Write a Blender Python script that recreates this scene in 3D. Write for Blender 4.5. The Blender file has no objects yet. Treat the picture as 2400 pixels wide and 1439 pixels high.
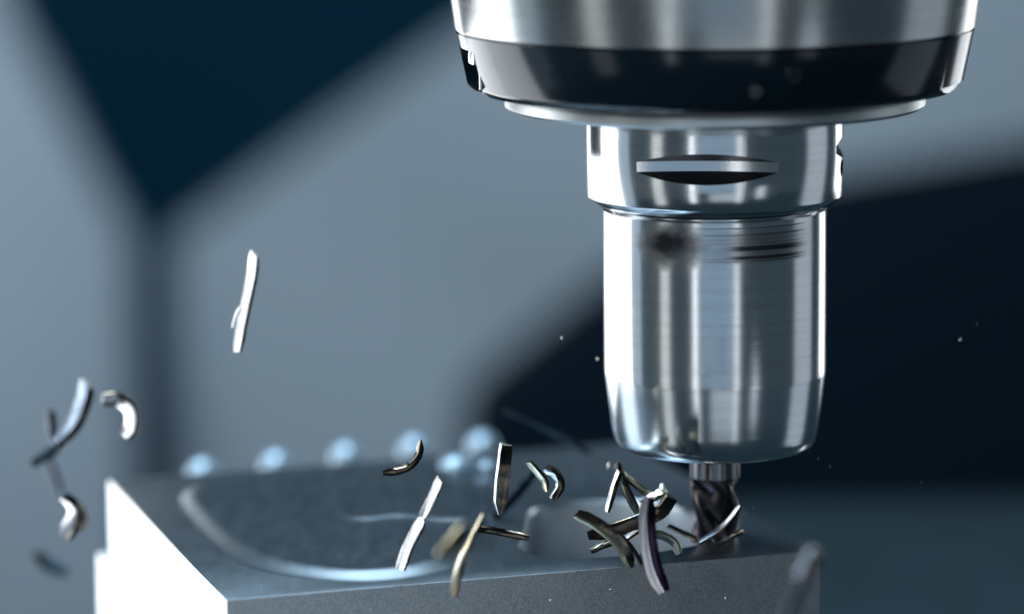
import bpy, bmesh, math, random
from mathutils import Vector, Matrix, noise as mnoise

random.seed(7)
S = bpy.context.scene
COL = S.collection
R = math.radians

# ------------------------------------------------------------------ camera
# world: metres, z = 0 is the machined top of the workpiece, the tool axis is x = y = 0
FPX, CX, CY, PX = 8600.0, 1200.0, 719.5, 0.105e-3
PITCH, ROLL = R(9.3), R(0.6)
_fw = Vector((0, math.cos(PITCH), -math.sin(PITCH)))
_rt, _up = Vector((1, 0, 0)), Vector((0, math.sin(PITCH), math.cos(PITCH)))
RT = _rt * math.cos(ROLL) - _up * math.sin(ROLL)
UP = _up * math.cos(ROLL) + _rt * math.sin(ROLL)


def ray(px, py):
    return _fw + RT * ((px - CX) / FPX) + UP * ((CY - py) / FPX)


CAM = -ray(1676, 1258) * (FPX * PX)


def on_y(px, py, y=0.0):
    """a surveyed point of the place: where the sight line meets the plane y"""
    d = ray(px, py)
    return CAM + d * ((y - CAM.y) / d.y)


def on_z(px, py, z=0.0):
    d = ray(px, py)
    return CAM + d * ((z - CAM.z) / d.z)


cd = bpy.data.cameras.new('camera')
cam = bpy.data.objects.new('camera', cd)
COL.objects.link(cam)
cam.matrix_world = Matrix.Translation(CAM) @ Matrix((RT, UP, -_fw)).transposed().to_4x4()
cd.sensor_width = 36.0
cd.lens = 36.0 * FPX / 2400.0
cd.clip_start, cd.clip_end = 0.01, 50.0
cd.dof.use_dof = True
cd.dof.focus_distance = (Vector((0, -0.028, 0.03)) - CAM).dot(_fw)
cd.dof.aperture_fstop = 4.5
S.camera = cam

# ------------------------------------------------------------------ light
W = bpy.data.worlds.new('World')
S.world = W
W.use_nodes = True
bg = W.node_tree.nodes['Background']
bg.inputs['Color'].default_value = (0.22, 0.44, 0.60, 1)
bg.inputs['Strength'].default_value = 0.085


def lamp(name, az0, az1, rad, z0, z1, radiance, color, cz=None):
    """upright rectangular area light standing round the tool axis, azimuth 0 = towards the camera"""
    a = R((az0 + az1) / 2)
    w = 2 * rad * math.tan(R(abs(az1 - az0) / 2))
    h = z1 - z0
    ld = bpy.data.lights.new(name, 'AREA')
    ld.shape = 'RECTANGLE'
    ld.size, ld.size_y = w, h
    ld.energy = radiance * math.pi * w * h
    ld.color = color
    o = bpy.data.objects.new(name, ld)
    COL.objects.link(o)
    p = Vector((math.sin(a) * rad, -math.cos(a) * rad, (z0 + z1) / 2))
    o.location = p
    t = Vector((0, 0, p.z if cz is None else cz)) - p
    o.rotation_euler = t.to_track_quat('-Z', 'Y').to_euler()
    return o


COOL = (0.80, 0.92, 1.0)
WHITE = (0.92, 0.97, 1.0)
BLUE = (0.42, 0.68, 1.0)
lamp('lamp_back_left', -150, -122, 0.62, -0.45, 0.010, 4.4, WHITE)
lamp('lamp_left', -121.5, -98, 0.62, -0.55, 0.45, 3.8, WHITE)
lamp('lamp_far_left', -162, -152, 1.55, -0.32, 0.35, 4.0, WHITE)
lamp('lamp_side_left', -95, -84, 0.75, -0.40, 0.35, 0.55, (0.66, 0.84, 1.0))
lamp('fill_left_wash', -89, -62, 0.95, -0.4, 0.4, 0.06, (0.72, 0.87, 1.0))  # added unseen fill, lifts the dark band at the holder's left
lamp('fill_left_front_wash', -49, -26, 1.05, -0.4, 0.4, 0.04, (0.75, 0.88, 1.0))  # added fill out of view, greys the holder left of its middle
lamp('lamp_left_tube', -60, -50, 0.9, -0.5, 0.6, 0.85, (0.93, 0.97, 0.95))
lamp('lamp_front_tube', -24.4, -21.4, 1.0, -0.5, 0.6, 3.0, WHITE)
lamp('fill_front', -18.0, 16.5, 1.25, -0.32, 0.5, 0.42, (0.55, 0.77, 1.0))  # added fill behind the camera, bluish light for holder, block and chips
# added overhead light, out of view, to brighten the back panels
ld = bpy.data.lights.new('fill_background', 'AREA')
ld.shape = 'RECTANGLE'
ld.size, ld.size_y = 0.7, 0.25
ld.energy, ld.color = 27.0, (0.63, 0.83, 1.0)
lo = bpy.data.objects.new('fill_background', ld)
COL.objects.link(lo)
lo.location = (-0.30, -0.05, 1.05)
lo.rotation_euler = (Vector((-0.10, 1.7, -0.1)) - Vector(lo.location)).to_track_quat('-Z', 'Y').to_euler()
lamp('lamp_right_tube', 16.8, 21.5, 1.0, -0.5, 0.6, 1.3, WHITE)
lamp('lamp_front_low', -8, 16, 1.25, -0.62, -0.34, 0.55, (0.80, 0.90, 0.98))
lamp('fill_low_right', 35, 43, 1.0, -0.42, -0.19, 0.8, (0.85, 0.92, 1.0))  # added unseen light, brightens the left of the block's front face
lamp('fill_right_wash', 25, 82, 1.0, -0.4, 0.4, 0.03, (0.75, 0.88, 1.0))  # added unseen fill, greys the dark band at the holder's right
lamp('lamp_side_right', 86, 114, 0.8, -0.4, 0.5, 0.5, (0.80, 0.90, 1.0))
lamp('lamp_back_right', 134, 152, 0.7, -0.4, 0.5, 2.6, WHITE)

ld = bpy.data.lights.new('fill_overhead', 'AREA')  # added light out of view, for highlights on pad rim and chips
ld.shape = 'RECTANGLE'
ld.size, ld.size_y = 0.75, 0.32
ld.energy, ld.color = 2.7, (0.66, 0.85, 1.0)
lo = bpy.data.objects.new('fill_overhead', ld)
COL.objects.link(lo)
lo.location = (-0.17, 0.42, 0.72)
lo.rotation_euler = (Vector((0, 0, 0)) - Vector(lo.location)).to_track_quat('-Z', 'Y').to_euler()
ld = bpy.data.lights.new('fill_chip_glints', 'AREA')  # added unseen light that gives the chips their glints
ld.shape = 'DISK'
ld.size = 0.24
ld.energy, ld.color = 4.0, (1.0, 0.97, 0.90)
lo = bpy.data.objects.new('fill_chip_glints', ld)
COL.objects.link(lo)
lo.location = (-0.52, -0.50, 0.55)
lo.rotation_euler = (Vector((-0.03, -0.03, 0)) - Vector(lo.location)).to_track_quat('-Z', 'Y').to_euler()
S.view_settings.view_transform = 'Standard'
S.view_settings.look = 'None'
S.view_settings.gamma = 1.0
S.view_settings.exposure = 0.0
S.view_settings.use_curve_mapping = False
S.render.engine = 'CYCLES'
S.cycles.use_denoising = True
S.cycles.max_bounces = 8
S.cycles.caustics_reflective = False
S.cycles.caustics_refractive = False


# ------------------------------------------------------------------ materials
class NT:
    def __init__(self, name):
        m = bpy.data.materials.new(name)
        m.use_nodes = True
        self.m, self.n, self.l = m, m.node_tree.nodes, m.node_tree.links
        self.p = self.n['Principled BSDF']

    def node(self, t, **kw):
        nd = self.n.new(t)
        for k, v in kw.items():
            setattr(nd, k, v)
        return nd

    def link(self, a, b):
        self.l.new(a, b)

    def val(self, sock, v):
        if hasattr(v, 'links') or hasattr(v, 'is_linked'):
            self.link(v, sock)
        else:
            sock.default_value = v

    def math(self, op, a, b=None, c=None, clamp=False):
        nd = self.node('ShaderNodeMath', operation=op, use_clamp=clamp)
        self.val(nd.inputs[0], a)
        if b is not None:
            self.val(nd.inputs[1], b)
        if c is not None:
            self.val(nd.inputs[2], c)
        return nd.outputs[0]

    def smooth(self, x, lo, hi):
        nd = self.node('ShaderNodeMapRange', interpolation_type='SMOOTHSTEP')
        self.val(nd.inputs[0], x)
        nd.inputs[1].default_value, nd.inputs[2].default_value = lo, hi
        return nd.outputs[0]

    def noise(self, scale, detail=3.0, rough=0.55, stretch=None, space='Object'):
        tc = self.node('ShaderNodeTexCoord')
        mp = self.node('ShaderNodeMapping')
        self.link(tc.outputs[space], mp.inputs[0])
        if stretch:
            mp.inputs['Scale'].default_value = stretch
        nd = self.node('ShaderNodeTexNoise')
        nd.inputs['Scale'].default_value = scale
        nd.inputs['Detail'].default_value = detail
        nd.inputs['Roughness'].default_value = rough
        self.link(mp.outputs[0], nd.inputs['Vector'])
        return nd.outputs[0]

    def mix(self, f, a, b):
        nd = self.node('ShaderNodeMix', data_type='RGBA')
        self.val(nd.inputs['Factor'], f)
        for s, v in ((nd.inputs['A'], a), (nd.inputs['B'], b)):
            if isinstance(v, tuple):
                s.default_value = (*v, 1)
            else:
                self.link(v, s)
        return nd.outputs['Result']

    def bump(self, h, strength, dist):
        nd = self.node('ShaderNodeBump')
        nd.inputs['Strength'].default_value = strength
        nd.inputs['Distance'].default_value = dist
        self.link(h, nd.inputs['Height'])
        self.link(nd.outputs[0], self.p.inputs['Normal'])


def rng(nt, f, lo, hi):
    return nt.math('MULTIPLY_ADD', f, hi - lo, lo)


def plain(name, col, rough=0.5, metal=0.0, var=0.25, scale=40, spec=0.5):
    t = NT(name)
    f = t.noise(scale, 4)
    t.link(t.mix(f, tuple(c * (1 - var) for c in col), tuple(min(1, c * (1 + var)) for c in col)), t.p.inputs['Base Color'])
    t.link(rng(t, f, rough * 0.85, min(1, rough * 1.15)), t.p.inputs['Roughness'])
    t.p.inputs['Metallic'].default_value = metal
    t.p.inputs['Specular IOR Level'].default_value = spec
    return t.m


def turned(name, col, rough, aniso=0.6, lines=1.0, blotch=0.0, metal=1.0, marks=False, spec=0.5):
    """lathe-turned metal: fine rings round the object's own z axis, handling smears"""
    t = NT(name)
    ring = t.noise(1.0, 4, 0.7, (6, 6, 5200))
    ring2 = t.noise(1.0, 2, 0.6, (15, 15, 900))
    smear = t.noise(1.0, 4, 0.6, (60, 60, 45))
    base = t.mix(t.math('MULTIPLY_ADD', ring2, 0.5, t.math('MULTIPLY', ring, 0.5)),
                 tuple(c * (1 - 0.28 * lines) for c in col), tuple(min(1, c * (1 + 0.22 * lines)) for c in col))
    rf = t.math('MULTIPLY_ADD', smear, 0.9 * blotch * rough + 0.25 * rough, rough * (0.85 - 0.35 * blotch))
    rf = t.math('MULTIPLY_ADD', ring, 0.25 * rough, rf)
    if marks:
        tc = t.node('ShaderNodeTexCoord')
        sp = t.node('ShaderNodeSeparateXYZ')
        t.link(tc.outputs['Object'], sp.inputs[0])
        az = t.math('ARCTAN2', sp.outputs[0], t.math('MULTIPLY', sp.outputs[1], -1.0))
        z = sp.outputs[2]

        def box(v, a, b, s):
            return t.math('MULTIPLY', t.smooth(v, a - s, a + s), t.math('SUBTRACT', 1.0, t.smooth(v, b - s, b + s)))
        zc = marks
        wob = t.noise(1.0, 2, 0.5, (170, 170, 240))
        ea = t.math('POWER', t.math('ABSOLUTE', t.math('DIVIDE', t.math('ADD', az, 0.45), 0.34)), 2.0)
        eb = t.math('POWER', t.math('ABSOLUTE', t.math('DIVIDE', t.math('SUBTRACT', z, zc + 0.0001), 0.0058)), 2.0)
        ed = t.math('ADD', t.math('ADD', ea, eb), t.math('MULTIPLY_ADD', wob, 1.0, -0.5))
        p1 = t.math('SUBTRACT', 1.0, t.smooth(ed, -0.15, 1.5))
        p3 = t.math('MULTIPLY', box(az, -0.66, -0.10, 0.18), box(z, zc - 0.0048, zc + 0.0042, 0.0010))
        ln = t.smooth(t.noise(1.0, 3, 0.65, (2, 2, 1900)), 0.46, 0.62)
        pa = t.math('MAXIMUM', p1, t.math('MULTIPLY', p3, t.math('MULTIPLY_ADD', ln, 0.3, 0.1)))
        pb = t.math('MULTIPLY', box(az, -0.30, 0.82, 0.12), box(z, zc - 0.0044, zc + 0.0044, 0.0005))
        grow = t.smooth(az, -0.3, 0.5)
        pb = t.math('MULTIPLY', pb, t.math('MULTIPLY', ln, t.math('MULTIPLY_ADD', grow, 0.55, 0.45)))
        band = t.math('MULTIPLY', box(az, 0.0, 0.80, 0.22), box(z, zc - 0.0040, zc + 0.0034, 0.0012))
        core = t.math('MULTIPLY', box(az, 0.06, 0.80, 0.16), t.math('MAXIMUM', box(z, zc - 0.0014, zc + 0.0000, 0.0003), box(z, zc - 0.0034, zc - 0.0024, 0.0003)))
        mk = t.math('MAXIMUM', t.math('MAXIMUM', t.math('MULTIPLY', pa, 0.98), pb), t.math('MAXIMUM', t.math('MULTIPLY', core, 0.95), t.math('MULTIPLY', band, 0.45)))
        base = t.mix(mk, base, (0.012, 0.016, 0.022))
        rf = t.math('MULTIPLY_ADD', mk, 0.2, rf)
    t.link(base, t.p.inputs['Base Color'])
    t.link(rf, t.p.inputs['Roughness'])
    t.p.inputs['Metallic'].default_value = metal
    t.p.inputs['Specular IOR Level'].default_value = spec
    t.p.inputs['Anisotropic'].default_value = aniso
    tg = t.node('ShaderNodeTangent', direction_type='RADIAL', axis='Z')
    t.link(tg.outputs[0], t.p.inputs['Tangent'])
    t.bump(ring, 0.25 * lines, 0.00004)
    return t.m


M = {}
M['holder'] = turned('holder_steel', (0.70, 0.72, 0.74), 0.12, 0.55, 0.8, 0.4)
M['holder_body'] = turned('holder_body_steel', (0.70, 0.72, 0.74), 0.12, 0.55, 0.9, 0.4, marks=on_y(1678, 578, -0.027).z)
M['taper'] = turned('holder_taper_steel', (0.66, 0.70, 0.74), 0.14, 0.55, 0.6)
M['housing'] = turned('spindle_housing_steel', (0.44, 0.46, 0.47), 0.15, 0.5, 0.7, 0.9)
M['disc'] = turned('retaining_disc_steel', (0.60, 0.62, 0.62), 0.30, 0.5, 0.5, 0.3)
M['black'] = turned('blackened_steel', (0.004, 0.012, 0.021), 0.11, 0.3, 0.5, 0.9, metal=0.2, spec=0.55)
M['key'] = plain('bright_key_steel', (0.75, 0.77, 0.8), 0.3, 1.0)
M['mill'] = plain('carbide', (0.055, 0.05, 0.055), 0.26, 1.0, 0.4, 900)
M['shank'] = plain('ground_carbide_shank', (0.20, 0.20, 0.21), 0.16, 1.0, 0.15, 300)
M['shadow_gap'] = plain('painted_recess_shade', (0.05, 0.055, 0.065), 0.3, 0.8)


def block_mats():
    t = NT('milled_steel_top')
    sw = t.noise(1.0, 5, 0.65, (260, 60, 60))
    fine = t.noise(1.0, 3, 0.6, (2600, 500, 500))
    big = t.noise(28, 3)
    t.link(t.mix(big, (0.31, 0.37, 0.42), (0.40, 0.46, 0.51)), t.p.inputs['Base Color'])
    t.link(t.math('MULTIPLY_ADD', sw, 0.10, 0.25), t.p.inputs['Roughness'])
    t.p.inputs['Metallic'].default_value = 1.0
    t.bump(fine, 0.14, 0.00005)
    top = t.m
    t = NT('sawn_steel_side')
    g = t.noise(2700, 3, 0.75, (1, 1, 0.7))
    big = t.noise(35, 4)
    g2 = t.noise(380, 4, 0.7)
    c = t.mix(t.smooth(g, 0.33, 0.70), (0.22, 0.26, 0.295), (0.46, 0.51, 0.55))
    c = t.mix(t.math('MULTIPLY', t.smooth(big, 0.35, 0.7), 0.45), c, (0.42, 0.43, 0.43))
    t.link(c, t.p.inputs['Base Color'])
    t.link(rng(t, g2, 0.30, 0.48), t.p.inputs['Roughness'])
    t.p.inputs['Metallic'].default_value = 0.75
    t.bump(g, 0.5, 0.00015)
    return top, t.m


M['block_top'], M['block_side'] = block_mats()
M['lit_side'] = plain('lit_steel_side', (0.80, 0.82, 0.84), 0.46, 0.6, 0.05, 300)  # lamp glare put into the colour: same steel, paler than other sides
M['pocket_wall'] = plain('milled_pocket_wall', (0.34, 0.40, 0.46), 0.38, 0.5, 0.10, 60)
M['fixture'] = plain('fixture_steel', (0.45, 0.47, 0.49), 0.45, 0.7)
M['stud'] = plain('satin_stud_steel', (0.30, 0.41, 0.50), 0.46, 0.9)
M['bar'] = plain('dark_bar_steel', (0.012, 0.026, 0.038), 0.8, 0.0, 0.25, 40, 0.1)
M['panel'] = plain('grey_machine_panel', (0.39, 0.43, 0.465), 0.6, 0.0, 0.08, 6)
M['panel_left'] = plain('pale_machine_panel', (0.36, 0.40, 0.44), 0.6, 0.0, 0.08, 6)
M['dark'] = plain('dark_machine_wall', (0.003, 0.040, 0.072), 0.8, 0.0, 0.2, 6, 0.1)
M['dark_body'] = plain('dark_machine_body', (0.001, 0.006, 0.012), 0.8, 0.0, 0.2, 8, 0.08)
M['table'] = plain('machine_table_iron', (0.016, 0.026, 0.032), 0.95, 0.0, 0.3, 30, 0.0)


def chip_mat(name, a, b, rough):
    t = NT(name)
    f = t.noise(1.0, 3, 0.6, (260, 260, 260))
    s = t.noise(2600, 2, 0.6)
    t.link(t.mix(t.smooth(f, 0.38, 0.62), a, b), t.p.inputs['Base Color'])
    t.link(rng(t, s, rough * 0.75, rough * 1.3), t.p.inputs['Roughness'])
    t.p.inputs['Metallic'].default_value = 1.0
    t.bump(s, 0.3, 0.00005)
    return t.m


M['chip'] = chip_mat('chip_bright_steel', (0.80, 0.79, 0.80), (0.55, 0.57, 0.62), 0.28)
M['chip_blue'] = chip_mat('chip_blued_steel', (0.16, 0.22, 0.30), (0.26, 0.32, 0.40), 0.32)
M['chip_navy'] = chip_mat('chip_black_blue_steel', (0.012, 0.022, 0.034), (0.03, 0.045, 0.06), 0.42)
M['chip_gold'] = chip_mat('chip_straw_steel', (0.78, 0.68, 0.42), (0.62, 0.58, 0.46), 0.24)
M['chip_dark'] = chip_mat('chip_dark_steel', (0.06, 0.058, 0.06), (0.20, 0.16, 0.11), 0.17)
M['chip_plum'] = chip_mat('chip_plum_steel', (0.055, 0.032, 0.06), (0.04, 0.032, 0.05), 0.22)
M['chip_violet'] = chip_mat('chip_violet_steel', (0.86, 0.82, 0.90), (0.80, 0.78, 0.84), 0.30)


# ------------------------------------------------------------------ builders
def link_mesh(name, bm, mat, parent=None, sharp=35):
    me = bpy.data.meshes.new(name)
    bmesh.ops.recalc_face_normals(bm, faces=bm.faces[:])
    bm.to_mesh(me)
    bm.free()
    for m in (mat if isinstance(mat, (list, tuple)) else [mat]):
        me.materials.append(m)
    me.shade_smooth()
    me.set_sharp_from_angle(angle=R(sharp))
    o = bpy.data.objects.new(name, me)
    COL.objects.link(o)
    if parent:
        o.parent = parent
        o.matrix_parent_inverse = parent.matrix_world.inverted()
    return o


def empty(name, loc=(0, 0, 0)):
    o = bpy.data.objects.new(name, None)
    o.empty_display_size = 0.01
    COL.objects.link(o)
    o.location = loc
    o.matrix_world = Matrix.Translation(loc)
    return o


def tag(o, label, cat, group=None):
    o['label'], o['category'] = label, cat
    if group:
        o['group'] = group
    return o


def lathe(profile, seg=160, a0=0.0):
    """closed profile of (r, z) turned round z; r = 0 ends are poles"""
    bm = bmesh.new()
    rings = []
    for r, z in profile:
        if r < 1e-7:
            rings.append([bm.verts.new((0, 0, z))])
        else:
            rings.append([bm.verts.new((r * math.sin(a0 + 2 * math.pi * i / seg), -r * math.cos(a0 + 2 * math.pi * i / seg), z)) for i in range(seg)])
    for A, B in zip(rings, rings[1:]):
        for i in range(seg):
            j = (i + 1) % seg
            if len(A) == 1 and len(B) == 1:
                continue
            if len(A) == 1:
                bm.faces.new((A[0], B[i], B[j]))
            elif len(B) == 1:
                bm.faces.new((A[i], A[j], B[0]))
            else:
                bm.faces.new((A[i], A[j], B[j], B[i]))
    return bm


def add_box(bm, c, size, rotz=0.0, bev=0.0):
    b = bmesh.new()
    bmesh.ops.create_cube(b, size=1.0)
    bmesh.ops.scale(b, vec=size, verts=b.verts)
    if bev:
        bmesh.ops.bevel(b, geom=b.edges[:], offset=bev, segments=2, affect='EDGES', profile=0.5)
    bmesh.ops.rotate(b, cent=(0, 0, 0), matrix=Matrix.Rotation(rotz, 3, 'Z'), verts=b.verts)
    bmesh.ops.translate(b, vec=c, verts=b.verts)
    me = bpy.data.meshes.new('tmp')
    b.to_mesh(me)
    b.free()
    bm.from_mesh(me)
    bpy.data.meshes.remove(me)


def prism(pts, y, depth, bev=0.0):
    """slab: outline pts (world points) pushed back by depth along y"""
    bm = bmesh.new()
    f = [bm.verts.new(p) for p in pts]
    b = [bm.verts.new(Vector(p) + Vector((0, depth, 0))) for p in pts]
    bm.faces.new(f)
    bm.faces.new(b[::-1])
    n = len(pts)
    for i in range(n):
        bm.faces.new((f[i], b[i], b[(i + 1) % n], f[(i + 1) % n]))
    if bev:
        bmesh.ops.bevel(bm, geom=bm.edges[:], offset=bev, segments=3, affect='EDGES', profile=0.5)
    return bm


def cut(o, cutters, sharp=35):
    """boolean the cutters (bmeshes) out of o, apply, drop the helpers"""
    tmp = []
    for bm in cutters:
        bmesh.ops.recalc_face_normals(bm, faces=bm.faces[:])
        me = bpy.data.meshes.new('cutter')
        bm.to_mesh(me)
        bm.free()
        c = bpy.data.objects.new('cutter', me)
        COL.objects.link(c)
        md = o.modifiers.new('cut', 'BOOLEAN')
        md.operation, md.object, md.solver = 'DIFFERENCE', c, 'EXACT'
        tmp.append(c)
    dg = bpy.context.evaluated_depsgraph_get()
    dg.update()
    me = bpy.data.meshes.new_from_object(o.evaluated_get(dg))
    me.name = o.name
    o.modifiers.clear()
    old = o.data
    o.data = me
    bpy.data.meshes.remove(old)
    for c in tmp:
        m = c.data
        bpy.data.objects.remove(c)
        bpy.data.meshes.remove(m)
    me.shade_smooth()
    me.set_sharp_from_angle(angle=R(sharp))
    return o


def rz(py, half):
    """radius and height on the tool axis of a silhouette point at picture height py"""
    p = on_y(1676, py, 0)
    return half * ((p - CAM).dot(_fw) / FPX), p.z


# ------------------------------------------------------------------ setting: blurred machine interior
def struct(o):
    o['kind'] = 'structure'
    return o


def outline(pxs, y):
    return [on_y(px, py, y) for px, py in pxs]


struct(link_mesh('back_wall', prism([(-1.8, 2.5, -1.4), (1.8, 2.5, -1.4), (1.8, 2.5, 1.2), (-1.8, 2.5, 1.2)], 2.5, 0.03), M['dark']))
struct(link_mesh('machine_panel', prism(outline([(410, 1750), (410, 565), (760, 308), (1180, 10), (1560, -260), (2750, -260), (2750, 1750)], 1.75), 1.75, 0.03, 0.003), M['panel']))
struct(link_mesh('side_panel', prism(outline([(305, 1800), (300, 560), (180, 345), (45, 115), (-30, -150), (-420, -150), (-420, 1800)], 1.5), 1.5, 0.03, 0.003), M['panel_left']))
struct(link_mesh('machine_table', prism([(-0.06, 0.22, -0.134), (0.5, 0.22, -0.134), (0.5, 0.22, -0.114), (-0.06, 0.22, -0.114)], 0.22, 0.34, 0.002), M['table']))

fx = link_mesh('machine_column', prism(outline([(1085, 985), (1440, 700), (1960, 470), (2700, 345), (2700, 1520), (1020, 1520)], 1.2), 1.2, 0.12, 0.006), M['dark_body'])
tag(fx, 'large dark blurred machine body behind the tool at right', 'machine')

# ------------------------------------------------------------------ spindle
sp = empty('machine_spindle', (0, 0, on_y(1676, 240, 0).z))
tag(sp, 'big round steel spindle nose with black ring above the tool holder', 'spindle')
prof = [(0, 0.30), (0.072, 0.30)]
for py, hw in ((-220, 648), (-100, 632), (0, 617), (55, 609), (60, 608)):
    prof.append(rz(py, hw))
prof += [(prof[-1][0] - 0.002, prof[-1][1] - 0.0006), (0, prof[-1][1] - 0.0006)]
link_mesh('spindle_housing', lathe(prof, 200), M['housing'], sp)
r0, z0 = rz(61.5, 605.5)
r1, z1 = rz(186, 580)
r2, z2 = rz(205, 560)
ring = link_mesh('nose_ring', lathe([(0, z0), (r0 - 0.0006, z0), (r0, z0 - 0.0006), (r1, z1), (r1 - 0.0006, z1 - 0.0008), (r2, z2), (r2 - 0.003, z2 - 0.0006), (0, z2 - 0.0006)], 200), M['black'], sp)
# wrench slot at the left rim, shallow relief at the right rim
az = R(-78)
slot = bmesh.new()
add_box(slot, (math.sin(az) * r1, -math.cos(az) * r1, (z1 + z0) / 2 - 0.0038), (0.0175, 0.0085, 0.0128), az)
rel = bmesh.new()
az2 = R(75)
add_box(rel, (math.sin(az2) * (r1 + 0.002), -math.cos(az2) * (r1 + 0.002), z2), (0.034, 0.0085, 0.0046), az2)
cut(ring, [slot, rel])
kb = bmesh.new()
rk = r1 - 0.0012
add_box(kb, (math.sin(R(-75)) * rk, -math.cos(R(-75)) * rk, (z0 + z1) / 2 + 0.0008), (0.0050, 0.0046, 0.0034), R(-75), 0.0008)
link_mesh('locking_key', kb, M['key'], sp)
kb = bmesh.new()
rk = r1 + 0.0002
add_box(kb, (math.sin(R(-69.2)) * rk, -math.cos(R(-69.2)) * rk, (z0 + z1) / 2 - 0.0024), (0.0006, 0.0012, 0.0078), R(-69.2), 0.0002)
link_mesh('slot_edge', kb, M['key'], sp)
for azs, py, rr in ((5.5, 214, 0.0017), (13.6, 178, 0.0021)):
    rk = r1 + 0.0004
    zk = on_y(1676 + 600 * math.sin(R(azs)), py, -rk).z
    tl = math.atan2(r0 - r1, z0 - z1)
    rk = r1 + (zk - z1) / (z0 - z1) * (r0 - r1)
    mb = lathe([(0, 0.0003), (rr * 0.45, 0.0003), (rr * 0.5, 0.0008), (rr * 0.9, 0.0008), (rr, 0.0005), (rr, -0.001), (0, -0.001)], 32)
    bmesh.ops.transform(mb, matrix=Matrix.Translation((math.sin(R(azs)) * rk, -math.cos(R(azs)) * rk, zk)) @ Matrix.Rotation(R(azs), 4, 'Z') @ Matrix.Rotation(R(90) + tl, 4, 'X'), verts=mb.verts)
    link_mesh('ring_screw', mb, M['black'], sp)
r3, z3 = rz(222, 492)
r4, z4 = rz(250, 489)
link_mesh('retaining_disc', lathe([(0, z2 - 0.0004), (r3 - 0.0008, z2 - 0.0004), (r3, z3), (r3, z4 + 0.0008), (r3 - 0.0010, z4), (0.033, z4), (0, z4)], 200), M['disc'], sp)

# ------------------------------------------------------------------ tool holder
th = empty('tool_holder', (0, 0, rz(1047, 200)[1]))
tag(th, 'polished cylindrical steel tool holder hanging from the spindle', 'tool holder')
rc, zc0 = rz(300, 301)
_, zc1 = rz(453, 301)
rb0, zb0 = rz(482, 263)
collar = link_mesh('flange', lathe([(0, z4 + 0.002), (rc - 0.001, z4 + 0.002), (rc, z4 + 0.0005), (rc, zc1), (rc - 0.0002, zc1 - 0.0003), (rb0 + 0.0006, zb0 + 0.0004), (rb0 - 0.0015, zb0), (0, zb0)], 200), M['holder'], th)


def gripper_cutter(azd, dist, rad, zc, hw, hn):
    """disc cutter with a flat-bottomed V rim, standing upright beside the flange"""
    b = lathe([(0, zc + hn + 0.012 * hw), (rad - 0.012, zc + hn + 0.012 * hw), (rad, zc + hn), (rad, zc - hn), (rad - 0.012, zc - hn - 0.012 * hw), (0, zc - hn - 0.012 * hw)], 128)
    bmesh.ops.translate(b, vec=(math.sin(R(azd)) * dist, -math.cos(R(azd)) * dist, 0), verts=b.verts)
    return b


zg = on_y(1640, 399, -rc).z
hole = bmesh.new()
bmesh.ops.create_cone(hole, cap_ends=True, segments=48, radius1=0.0021, radius2=0.0021, depth=0.012,
                      matrix=Matrix.Translation((math.sin(R(76)) * rc, -math.cos(R(76)) * rc, on_y(1966, 384, 0).z)) @ Matrix.Rotation(R(76), 4, 'Z') @ Matrix.Rotation(R(90), 4, 'X'))
cut(collar, [gripper_cutter(-7, rc + 0.0528, 0.060, zg, 0.34, 0.0012),
             gripper_cutter(84, rc + 0.030, 0.0330, zg + 0.0022, 0.62, 0.0010), hole])
# shade of the gripper groove, painted near-black on its flanks
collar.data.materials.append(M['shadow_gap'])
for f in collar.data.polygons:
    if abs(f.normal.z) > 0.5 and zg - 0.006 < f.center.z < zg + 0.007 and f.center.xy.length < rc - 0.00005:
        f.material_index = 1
prof = [(0, zb0 + 0.0002), (rb0 - 0.0022, zb0 + 0.0002), (rb0 - 0.0022, zb0 - 0.0009), (rb0 - 0.0003, zb0 - 0.0012)]
for py, hw in ((488, 261), (560, 261), (700, 260), (860, 259), (870, 258.2)):
    prof.append(rz(py, hw))
prof += [(0, prof[-1][1])]
link_mesh('body', lathe(prof, 200), M['holder_body'], th)
prof = [(0, rz(869, 0)[1])]
for py, hw in ((870.5, 258), (930, 250.5), (985, 243), (1012, 238.5), (1028, 233.5), (1038, 226), (1042, 219), (1043.5, 208)):
    prof.append(rz(py, hw))
zn = prof[-1][1]
prof += [(0.010, zn), (0.0095, zn + 0.004), (0, zn + 0.004)]
link_mesh('tapered_nose', lathe(prof, 200), M['taper'], th, sharp=25)

# ------------------------------------------------------------------ end mill
em = empty('end_mill', (0, 0, -0.001))
tag(em, 'dark fluted end mill held in the tool holder, cutting the block', 'end mill')
rs = 58 * PX
zs = on_y(1676, 1118, 0).z
link_mesh('shank', lathe([(0, zn + 0.0036), (rs, zn + 0.0036), (rs, zs + 0.0004), (rs - 0.0005, zs), (0, zs)], 96), M['shank'], em)


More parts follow.
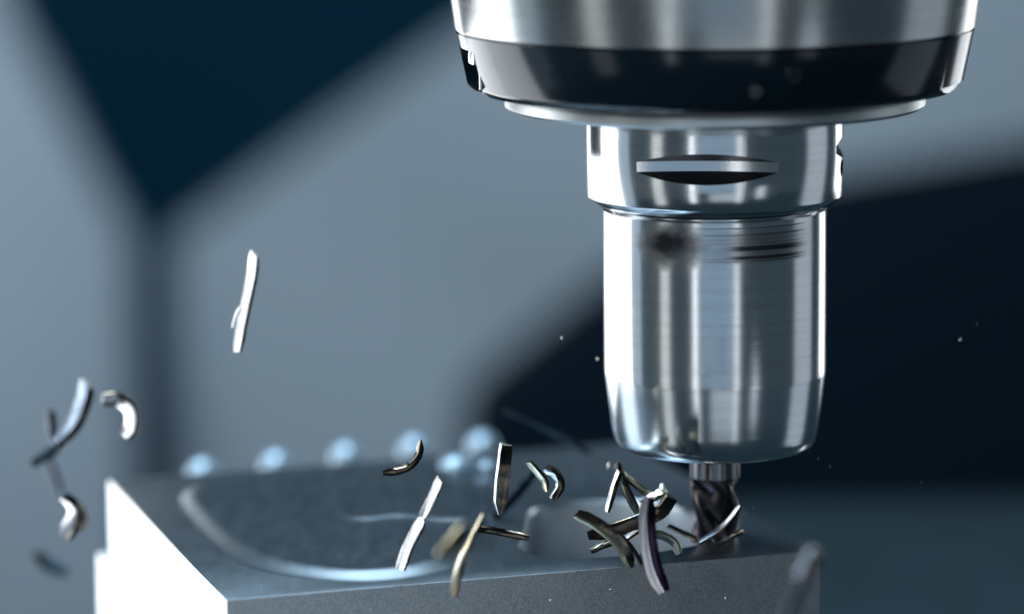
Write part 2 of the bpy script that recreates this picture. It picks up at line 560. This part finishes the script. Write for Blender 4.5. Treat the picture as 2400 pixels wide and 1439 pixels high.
def fluted(z_top, z_bot, rad, n=4, lead=0.032):
    bm = bmesh.new()
    segs, steps = 96, 44
    rows = []
    for k in range(steps + 1):
        z = z_top + (z_bot - z_top) * k / steps
        run = min(1.0, (k / steps) / 0.18)
        tw = 2 * math.pi * (z_top - z) / lead
        row = []
        for i in range(segs):
            a = 2 * math.pi * i / segs
            ph = ((a * n / (2 * math.pi)) % 1.0)
            # land, then a gullet that falls away steeply and climbs back slowly
            if ph < 0.16:
                d = 0.0
            elif ph < 0.42:
                d = math.sin((ph - 0.16) / 0.26 * math.pi / 2) ** 1.2
            else:
                d = math.cos((ph - 0.42) / 0.58 * math.pi / 2) ** 1.1
            r = rad * (1 - 0.30 * d * run)
            row.append(bm.verts.new((r * math.sin(a + tw), -r * math.cos(a + tw), z)))
        rows.append(row)
    for A, B in zip(rows, rows[1:]):
        for i in range(segs):
            j = (i + 1) % segs
            bm.faces.new((A[i], A[j], B[j], B[i]))
    bm.faces.new(rows[0][::-1])
    bm.faces.new(rows[-1])
    return bm


link_mesh('fluted_cutter', fluted(zs + 0.0003, -0.0012, rs * 0.99, 3, 0.046), M['mill'], em, sharp=50)

# ------------------------------------------------------------------ workpiece
A = on_z(530, 1405)
B = on_z(1922, 1290)
Cc = on_z(290, 1122)
u = (B - A).normalized()
v = Vector((-u.y, u.x, 0))
LU, LV = (B - A).length, (Cc - A).dot(v)
wp = empty('workpiece_block', (A + B) / 2 + v * LV / 2 + Vector((0, 0, -0.055)))
tag(wp, 'milled grey steel block with rounded pockets under the end mill', 'workpiece')


def block_bm(a, b, c, d, ztop, zbot, bev):
    bm = bmesh.new()
    t = [bm.verts.new((p.x, p.y, ztop)) for p in (a, b, c, d)]
    q = [bm.verts.new((p.x, p.y, zbot)) for p in (a, b, c, d)]
    bm.faces.new(t)
    bm.faces.new(q[::-1])
    for i in range(4):
        j = (i + 1) % 4
        bm.faces.new((t[i], q[i], q[j], t[j]))
    bmesh.ops.bevel(bm, geom=bm.edges[:], offset=bev, segments=2, affect='EDGES', profile=0.5)
    return bm


def spline(pts, n=14):
    out = []
    L = len(pts)
    for i in range(L):
        p0, p1, p2, p3 = (Vector(pts[(i + k) % L]) for k in (-1, 0, 1, 2))
        for s in range(n):
            t = s / n
            out.append(0.5 * (2 * p1 + (p2 - p0) * t + (2 * p0 - 5 * p1 + 4 * p2 - p3) * t * t + (3 * p1 - p0 - 3 * p2 + p3) * t ** 3))
    return out


def pocket_cutter(pxs, levels, n=14):
    """stack of offset outlines: levels = (inset, z) from the top down"""
    pts = spline([on_z(*p) for p in pxs], n)
    ar = sum(pts[i].x * pts[(i + 1) % len(pts)].y - pts[(i + 1) % len(pts)].x * pts[i].y for i in range(len(pts)))
    if ar < 0:
        pts.reverse()
    N = len(pts)
    bm = bmesh.new()
    rings = []
    for ins, z in levels:
        row = []
        for i in range(N):
            t = (pts[(i + 1) % N] - pts[i - 1]).normalized()
            nrm = Vector((-t.y, t.x, 0))
            p = pts[i] + nrm * ins
            row.append(bm.verts.new((p.x, p.y, z)))
        rings.append(row)
    for P, Q in zip(rings, rings[1:]):
        for i in range(N):
            j = (i + 1) % N
            bm.faces.new((P[i], Q[i], Q[j], P[j]))
    bm.faces.new(rings[0][::-1])
    bm.faces.new(rings[-1])
    return bm


blk = link_mesh('block', block_bm(A, B, B + v * LV, A + v * LV, 0.0, -0.055, 0.00025), M['block_top'], wp)
PAD = 0.0020
pad_profile = [(-0.0045, -0.0003)] + [(-0.0045 + 0.0080 * q, PAD * (3 * q * q - 2 * q ** 3) - 0.00005) for q in (0.0, 0.1, 0.2, 0.3, 0.4, 0.5, 0.6, 0.7, 0.8, 0.9, 0.97)] + [(0.0036, PAD - 0.00005), (0.0048, PAD - 0.00005)]
pad = pocket_cutter([(500, 1139), (452, 1152), (441, 1180), (480, 1230), (545, 1288), (610, 1322), (720, 1346), (840, 1356), (960, 1346), (1060, 1318), (1120, 1280), (1140, 1240), (1145, 1190), (1125, 1145), (1060, 1112), (900, 1112), (700, 1126)], pad_profile, 10)
link_mesh('raised_pad', pad, M['block_top'], wp, 60)
step_profile = [(-0.0022, PAD - 0.0004)] + [(-0.0022 + 0.0040 * q, PAD - 0.0001 + 0.0007 * (3 * q * q - 2 * q ** 3)) for q in (0.0, 0.15, 0.3, 0.45, 0.6, 0.75, 0.9)] + [(0.0020, PAD + 0.0006), (0.0030, PAD + 0.0006)]
pad2 = pocket_cutter([(850, 1236), (940, 1228), (1030, 1238), (1090, 1232), (1115, 1195), (1095, 1155), (1020, 1138), (900, 1138), (800, 1150), (780, 1190), (800, 1225)], step_profile, 10)
link_mesh('upper_pad', pad2, M['block_top'], wp, 60)
fil2 = [(-0.0007, 0.004), (-0.0007, 0.0), (-0.0004, -0.0003), (0.0, -0.0010)]
pk2 = pocket_cutter([(1225, 1262), (1222, 1282), (1262, 1300), (1350, 1306), (1460, 1300), (1560, 1288), (1640, 1270), (1650, 1240), (1625, 1205), (1560, 1180), (1440, 1172), (1320, 1178), (1250, 1195), (1235, 1230)],
                    fil2 + [(0.0, -0.026)], 10)
cut(blk, [pk2], 40)
# outer sides keep their sawn skin; the left one has lamp glare painted in
for k in ('block_side', 'lit_side', 'pocket_wall'):
    blk.data.materials.append(M[k])
cen = (A + B) / 2 + v * LV / 2
for f in blk.data.polygons:
    if abs(f.normal.z) < 0.5:
        d = f.center - cen
        d.z = 0
        inward = d.dot(Vector((f.normal.x, f.normal.y, 0))) < 0
        a_, b_ = abs(d.dot(u)), abs(d.dot(v))
        if a_ > LU / 2 - 0.0008 or b_ > LV / 2 - 0.0008:
            f.material_index = 2 if d.dot(u) < -LU / 2 + 0.0008 else 1
        elif f.center.z < -0.008:
            f.material_index = 3

# stepped fixture block under it, reaching farther back at the left
fb = empty('fixture_block', cen + Vector((0, 0, -0.085)))
tag(fb, 'pale steel fixture block stepping out below the workpiece', 'fixture')
F0 = A + v * 0.010 - u * 0.0006
F1 = B + v * 0.010
F2 = F1 + v * (LV + 0.012)
F3 = F0 + v * (LV + 0.014) - u * 0.003
# its edge stands at the height of the step seen left of the white face
zst = on_y(262, 1262, F3.y).z
step = bmesh.new()
bmA = block_bm(A + v * LV * 0.30 - u * 0.0025, A + v * LV * 0.30 + u * 0.05, A + v * (LV + 0.006) + u * 0.05, A + v * (LV + 0.006) - u * 0.0025, zst, -0.055, 0.0006)
link_mesh('step', bmA, M['lit_side'], fb)
link_mesh('base', block_bm(F0, F1, F2, F3, -0.0552, -0.085, 0.0006), M['fixture'], fb)

# clamp bar with studs behind the block
bar0 = A + v * (LV + 0.045) + u * 0.026
bar1 = bar0 + u * 0.105
cb = link_mesh('clamp_bar', block_bm(bar0, bar1, bar1 + v * 0.02, bar0 + v * 0.02, -0.020, -0.06, 0.001), M['bar'])
tag(cb, 'dark clamp bar carrying a row of studs behind the block', 'clamp')
studs = [((475, 1100), 'leftmost blurred bright stud in the row behind the block'),
         ((648, 1082), 'second blurred bright stud from the left behind the block'),
         ((812, 1063), 'middle one of five blurred bright studs behind the block'),
         ((972, 1046), 'fourth blurred stud from the left, behind the dark crescent chip'),
         ((1130, 1038), 'rightmost and brightest blurred stud in the row behind the block')]


def stud_bm(r, h):
    k = min(h, r * 1.25)
    return lathe([(0, h), (r * 0.35, h - k * 0.05), (r * 0.68, h - k * 0.22), (r * 0.90, h - k * 0.5), (r, h - k * 0.85), (r, h - k), (r * 0.82, h - k * 1.0), (r * 0.7, 0.0), (0, 0.0)], 40)


for (q, lab) in studs:
    d = ray(*q)
    # meet the bar's centre line (vertical plane along u)
    n = v
    t = (bar0 + v * 0.010 - CAM).dot(n) / d.dot(n)
    p = CAM + d * t
    st = empty('clamp_stud', (p.x, p.y, -0.020))
    h = p.z + 0.020 + 0.0035
    a = link_mesh('stud_head', stud_bm(0.0046, max(0.008, h)), M['stud'])
    a.parent = st
    b = link_mesh('washer', lathe([(0, 0.0012), (0.0068, 0.0012), (0.0072, 0.0008), (0.0072, 0), (0, 0)], 40), M['bar'])
    b.parent = st
    tag(st, lab, 'stud', 'studs on the clamp bar')
for (q, r, lab) in [((1070, 1098), 0.0048, 'low blurred bead of metal left of the blue droplet'), ((1141, 1098), 0.0026, 'small blue blurred droplet beside the dark wedge chip')]:
    p = on_z(*q)
    o = link_mesh('metal_bead', stud_bm(r, r * 0.75), M['stud'])
    o.location = (p.x, p.y, 0.0004)
    tag(o, lab, 'bead')


# ------------------------------------------------------------------ chips
def catmull(pts, n):
    P = [pts[0] * 2 - pts[1]] + pts + [pts[-1] * 2 - pts[-2]]
    out = []
    for i in range(1, len(P) - 2):
        p0, p1, p2, p3 = P[i - 1:i + 3]
        for s in range(n):
            t = s / n
            out.append(0.5 * (2 * p1 + (p2 - p0) * t + (2 * p0 - 5 * p1 + 4 * p2 - p3) * t * t + (3 * p1 - p0 - 3 * p2 + p3) * t ** 3))
    out.append(P[-2])
    return out


def chip_bm(pxs, y, w, f=0.4, lit=None, dark=24, tilt=0.0, twist=0.0, dy=0.0, thick=0.22, taper=(0.8, 0.7), flip=False):
    """sliver of swarf: a shiny facet and a dull facet meet in a sharp ridge; the section is
    swept along a bent space curve with twist.  f = share of the width taken by the shiny facet"""
    n = len(pxs)
    pts = [on_y(p[0], p[1], y + dy * i / max(1, n - 1)) for i, p in enumerate(pxs)]
    ln = (pts[-1] - pts[0]).length
    pts = [p + ray(*pxs[i]) * (0.10 * ln * math.sin(math.pi * i / (n - 1))) for i, p in enumerate(pts)]
    path = catmull(pts, 12)
    N = len(path)
    sg = 1.0 if path[-1].z > path[0].z else -1.0
    ww = w * PX * 0.76
    sd = Vector((pts[0].x * 3e3, w, pts[-1].z * 3e3))
    bm = bmesh.new()
    rows = []
    for k, p in enumerate(path):
        T = (path[min(k + 1, N - 1)] - path[max(k - 1, 0)]).normalized() * sg
        C = (CAM - p).normalized()
        s = k / (N - 1)
        nn = (C - T * C.dot(T)).normalized()
        nn = Matrix.Rotation(R(tilt + twist * (s - 0.5)), 3, T) @ nn
        bb = T.cross(nn)            # towards picture right for a sliver drawn upward
        if flip:
            bb = -bb
        jl = 1 + 0.035 * mnoise.noise(sd + Vector((s * 9, 0, 0))) + 0.02 * mnoise.noise(sd + Vector((s * 31, 5, 0)))
        jr = 1 + 0.08 * mnoise.noise(sd + Vector((s * 11, 9, 0))) + 0.06 * mnoise.noise(sd + Vector((s * 40, 3, 7)))
        fr = f * (1 + (0.05 if f > 0.55 else 0.18) * mnoise.noise(sd + Vector((s * 4, 0, 8))))
        prof = 1.0
        if s < 0.14:
            prof = taper[0] + (1 - taper[0]) * s / 0.14
        if s > 0.86:
            prof = taper[1] + (1 - taper[1]) * (1 - s) / 0.14
        hw = ww * 0.5 * prof
        # the shiny facet is the one turned towards the big lamp at the left
        hv = (((OVERHEAD_FILL if flip else LAMP) - p).normalized() + C).normalized()
        ang = math.degrees(math.atan2(-hv.dot(bb), hv.dot(nn)))
        lit_ = max(18.0, min(60.0, ang)) if lit is None else lit
        wl, wr = 2 * hw * fr, 2 * hw * (1 - fr)
        x0 = -hw + wl               # the ridge
        tl, tr = math.tan(R(lit_)), math.tan(R(dark))
        P = [(x0 - wl * jl, -wl * jl * tl * 1.25), (x0 - wl * jl * 0.62, -wl * jl * tl * 0.62), (x0 - wl * jl * 0.28, -wl * jl * tl * 0.2), (x0, 0),
             (x0 + wr * jr * 0.35, -wr * jr * tr * 0.10), (x0 + wr * jr * 0.7, -wr * jr * tr * 0.45), (x0 + wr * jr, -wr * jr * tr)]
        d = thick * 2 * hw
        P += [(P[6][0] - 0.1 * d, P[6][1] - 0.35 * d), (x0 + wr * 0.4, -wr * tr * 0.5 - d), (x0 - wl * jl * 0.6, -wl * jl * tl * 0.95 - d)]
        rows.append([bm.verts.new(p + bb * a + nn * b) for a, b in P])
    L = len(rows[0])
    for P, Q in zip(rows, rows[1:]):
        for i in range(L):
            j = (i + 1) % L
            fc = bm.faces.new((P[i], P[j], Q[j], Q[i]))
            fc.material_index = 0 if i < 3 else (2 if i == 6 else 1)
    for row in (rows[0], rows[-1]):
        bm.faces.new(row).material_index = 1
    return bm


LAMP = Vector((-0.58, 0.26, -0.02))
OVERHEAD_FILL = Vector((-0.17, 0.42, 0.72))
GR = 'flying metal chips'


def chip(label, mats, pxs, y, w, **kw):
    m = {'w': ('chip', 'chip_gold', 'chip'), 'b': ('chip', 'chip_dark', 'chip_gold'), 'g': ('chip_gold', 'chip_dark', 'chip'),
         'n': ('chip_blue', 'chip_dark', 'chip'), 'k': ('chip_navy', 'chip_navy', 'chip_blue'), 'd': ('chip_dark', 'chip_dark', 'chip_gold'), 'v': ('chip_violet', 'chip_plum', 'chip_gold')}[mats]
    o = link_mesh('metal_chip', chip_bm(pxs, y, w, **kw), [M[q] for q in m], None, 28)
    # origin at the chip's own middle
    c = sum((Vector(q.co) for q in o.data.vertices), Vector()) / len(o.data.vertices)
    o.data.transform(Matrix.Translation(-c))
    o.location = c
    return tag(o, label, 'metal chip', GR)


# left, in the air
chip('straight white sliver flying highest, in front of the grey panel', 'b', [(596, 602), (590, 650), (578, 708), (566, 765), (557, 824)], -0.050, 34, f=0.72, dark=40)
chip('tiny barb beside the lower half of the straight white sliver', 'w', [(545, 768), (552, 742), (562, 722)], -0.050, 10, f=0.6)
chip('long bluish curved chip at far left with dark underside', 'n', [(203, 908), (194, 945), (172, 995), (128, 1040)], -0.080, 48, f=0.58, dark=30)
chip('dark blurred chip leaning on the bluish curved chip', 'k', [(118, 965), (122, 1010), (128, 1050), (75, 1088)], 0.05, 36)
chip('grey blurred chip tail hanging below the dark chip at far left', 'k', [(112, 1078), (128, 1115), (142, 1158)], 0.09, 28)
chip('bright white hooked chip just right of the bluish curved chip', 'b', [(240, 936), (282, 938), (308, 965), (308, 1000), (294, 1024)], -0.070, 46, f=0.72, dark=35)
chip('small curled chip with white glint left of the white block face', 'b', [(146, 1168), (172, 1188), (178, 1215), (160, 1264)], -0.080, 42, f=0.5, twist=50)
chip('thin pale crescent beside the small curled chip', 'w', [(186, 1178), (199, 1215), (186, 1248)], -0.080, 18, f=0.6)
chip('dark blurred chip lowest at far left', 'k', [(82, 1300), (105, 1318), (158, 1340)], 0.10, 46)

# over the left pocket
chip('dark crescent chip in front of the fourth stud', 'd', [(987, 1030), (981, 1066), (960, 1092), (930, 1104), (896, 1108)], -0.03, 24, taper=(0.15, 0.5))
chip('upper half of the bright white split stick above the pocket', 'w', [(1030, 1128), (1016, 1160), (1003, 1186), (989, 1214)], -0.045, 30, f=0.8, taper=(0.9, 0.6))
chip('lower half of the bright white split stick above the pocket', 'b', [(990, 1220), (970, 1254), (952, 1292), (938, 1334)], -0.048, 35, f=0.8, taper=(0.5, 0.9))
chip('black upright wedge chip with a pale edge by the blue droplet', 'b', [(1186, 1044), (1181, 1090), (1175, 1140), (1172, 1206)], -0.035, 42, f=0.16, dark=8, taper=(0.9, 0.3))
chip('yellow edged curl chip above the lit pocket', 'g', [(1241, 1084), (1258, 1104), (1275, 1125), (1281, 1152)], -0.036, 22, f=0.62, taper=(0.7, 0.3))
chip('grey scooped chip right beside the yellow edged curl', 'b', [(1286, 1092), (1306, 1113), (1311, 1140), (1292, 1168)], -0.033, 30, f=0.35, twist=-60)
chip('long dark blurred splinter left of the holder nose', 'k', [(1182, 962), (1240, 984), (1300, 1016), (1384, 1062)], 0.05, 19)
chip('dark chip lying level left of the lit pocket', 'd', [(1105, 1236), (1160, 1244), (1240, 1260)], -0.035, 23)
chip('thin golden splinter hanging over the front edge of the block', 'g', [(1132, 1206), (1108, 1256), (1085, 1310), (1066, 1398)], -0.070, 22, f=0.45, dark=10, twist=60)
chip('pale blurred stub chip beside the golden splinter', 'g', [(1090, 1238), (1062, 1272), (1030, 1304)], -0.125, 40, f=0.18)
chip('broad dark blurred bar chip slanting behind the wedge chip', 'k', [(1252, 1100), (1200, 1165), (1145, 1215), (1080, 1262)], 0.020, 40)

# heap at the cutter
chip('pale green edged leg of the tent of chips left of the cutter', 'b', [(1452, 1106), (1440, 1140), (1423, 1200)], -0.030, 22, f=0.5, dark=30)
chip('brown leaf shaped chip at the peak of the chip heap', 'd', [(1450, 1082), (1456, 1118), (1470, 1155), (1496, 1210)], -0.027, 28, twist=-40, taper=(0.15, 0.4))
chip('short pale chip sloping right from the peak of the heap', 'g', [(1462, 1112), (1486, 1132), (1512, 1152), (1530, 1162)], -0.025, 22, f=0.6, flip=True)
chip('crumpled bright chip end on top of the upright violet chip', 'w', [(1500, 1172), (1520, 1168), (1544, 1160), (1562, 1152)], -0.044, 26, f=0.5, twist=110, taper=(0.6, 0.9))
chip('wide dark brown chip lying across behind the upright violet chip', 'd', [(1378, 1254), (1432, 1242), (1500, 1220), (1548, 1200), (1574, 1168)], -0.034, 44, f=0.15, dark=10, twist=30, taper=(0.6, 0.9))
chip('black chip with a gold lower edge at the left of the heap', 'g', [(1353, 1204), (1392, 1222), (1438, 1258), (1466, 1296), (1480, 1330)], -0.046, 38, f=0.36, dark=6, taper=(0.7, 0.4))
chip('grey chip leaning behind the black and gold chip in the heap', 'b', [(1448, 1250), (1478, 1286), (1500, 1324)], -0.040, 24, f=0.5)
chip('tall violet and white chip upright at the front of the heap', 'v', [(1520, 1166), (1517, 1225), (1524, 1290), (1536, 1340), (1558, 1386)], -0.054, 50, f=0.46, lit=21, dark=12, twist=10, taper=(0.6, 0.7))
chip('bright arched chip right of the tall violet chip', 'w', [(1526, 1250), (1556, 1256), (1581, 1272), (1591, 1298)], -0.036, 26, f=0.6, lit=30, dark=30)
chip('pale chip leaning up against the right side of the cutter', 'b', [(1734, 1186), (1712, 1216), (1682, 1244), (1640, 1270)], -0.020, 19, f=0.6, taper=(0.5, 0.7))
chip('small dark chip at the left foot of the cutter', 'd', [(1566, 1232), (1596, 1246), (1632, 1262)], -0.014, 17)
chip('short grey chip lying right of the cutter foot', 'd', [(1682, 1274), (1708, 1260), (1742, 1244)], -0.012, 17)
chip('small grey chip at the left foot of the heap', 'd', [(1384, 1290), (1412, 1278), (1446, 1266)], -0.035, 22)
chip('silvery chip under the crossing of the heap', 'b', [(1450, 1272), (1480, 1252), (1510, 1232)], -0.028, 20, f=0.6)
chip('pale blurred chip before the right corner of the block', 'n', [(1910, 1292), (1894, 1322), (1874, 1356)], -0.15, 40, f=0.30)
chip('dark blurred chip before the right corner at the bottom', 'k', [(1886, 1352), (1862, 1400), (1836, 1460)], -0.155, 30)

# specks of metal dust: far too small to pick apart
bm = bmesh.new()
specks = [(259, 832, 4), (918, 934, 5), (908, 975, 6), (970, 587, 4), (634, 648, 3), (1425, 1090, 14), (1316, 792, 9), (2100, 1290, 4), (2018, 1160, 4), (1918, 1074, 5),
          (1945, 1092, 6), (1930, 1030, 12), (1765, 1190, 10), (1275, 1350, 8), (1216, 860, 4), (2250, 795, 6), (560, 1050, 3), (457, 1238, 4), (1100, 1320, 6), (920, 1380, 5),
          (932, 1384, 5), (750, 1346, 4), (756, 1347, 4), (590, 1368, 4), (612, 1372, 4), (626, 1376, 4), (640, 1370, 4), (505, 1140, 3), (1640, 1365, 6), (1720, 1360, 5),
          (1430, 1380, 4), (1805, 1330, 4), (1290, 1405, 4), (680, 1420, 4), (1860, 1045, 8), (1895, 1058, 5), (1400, 840, 6), (2160, 1130, 4), (2290, 760, 4), (1700, 1400, 4), (1150, 214, 8), (1172, 219, 10), (1138, 200, 5), (1148, 196, 4), (1160, 206, 5), (1186, 214, 6)]
for px, py, s in specks:
    p = on_y(px, py, random.uniform(-0.062, -0.040))
    L = s * PX * 0.7
    ax = Vector((random.uniform(-.5, .5), random.uniform(-.5, .5), 1)).normalized()
    b = ax.orthogonal().normalized()
    c = ax.cross(b)
    wd = 0.4 * PX
    vs = [bm.verts.new(p + ax * (L * k) + (b * math.cos(t) + c * math.sin(t)) * wd) for k in (-0.5, 0.5) for t in (0.3, 2.4, 4.5)]
    for i in range(3):
        j = (i + 1) % 3
        bm.faces.new((vs[i], vs[j], vs[3 + j], vs[3 + i]))
    bm.faces.new(vs[:3][::-1])
    bm.faces.new(vs[3:])
sd = link_mesh('metal_dust', bm, M['key'])
sd['kind'] = 'stuff'
sd['label'] = 'tiny bright specks of metal dust floating around the cutter'
sd['category'] = 'metal dust'
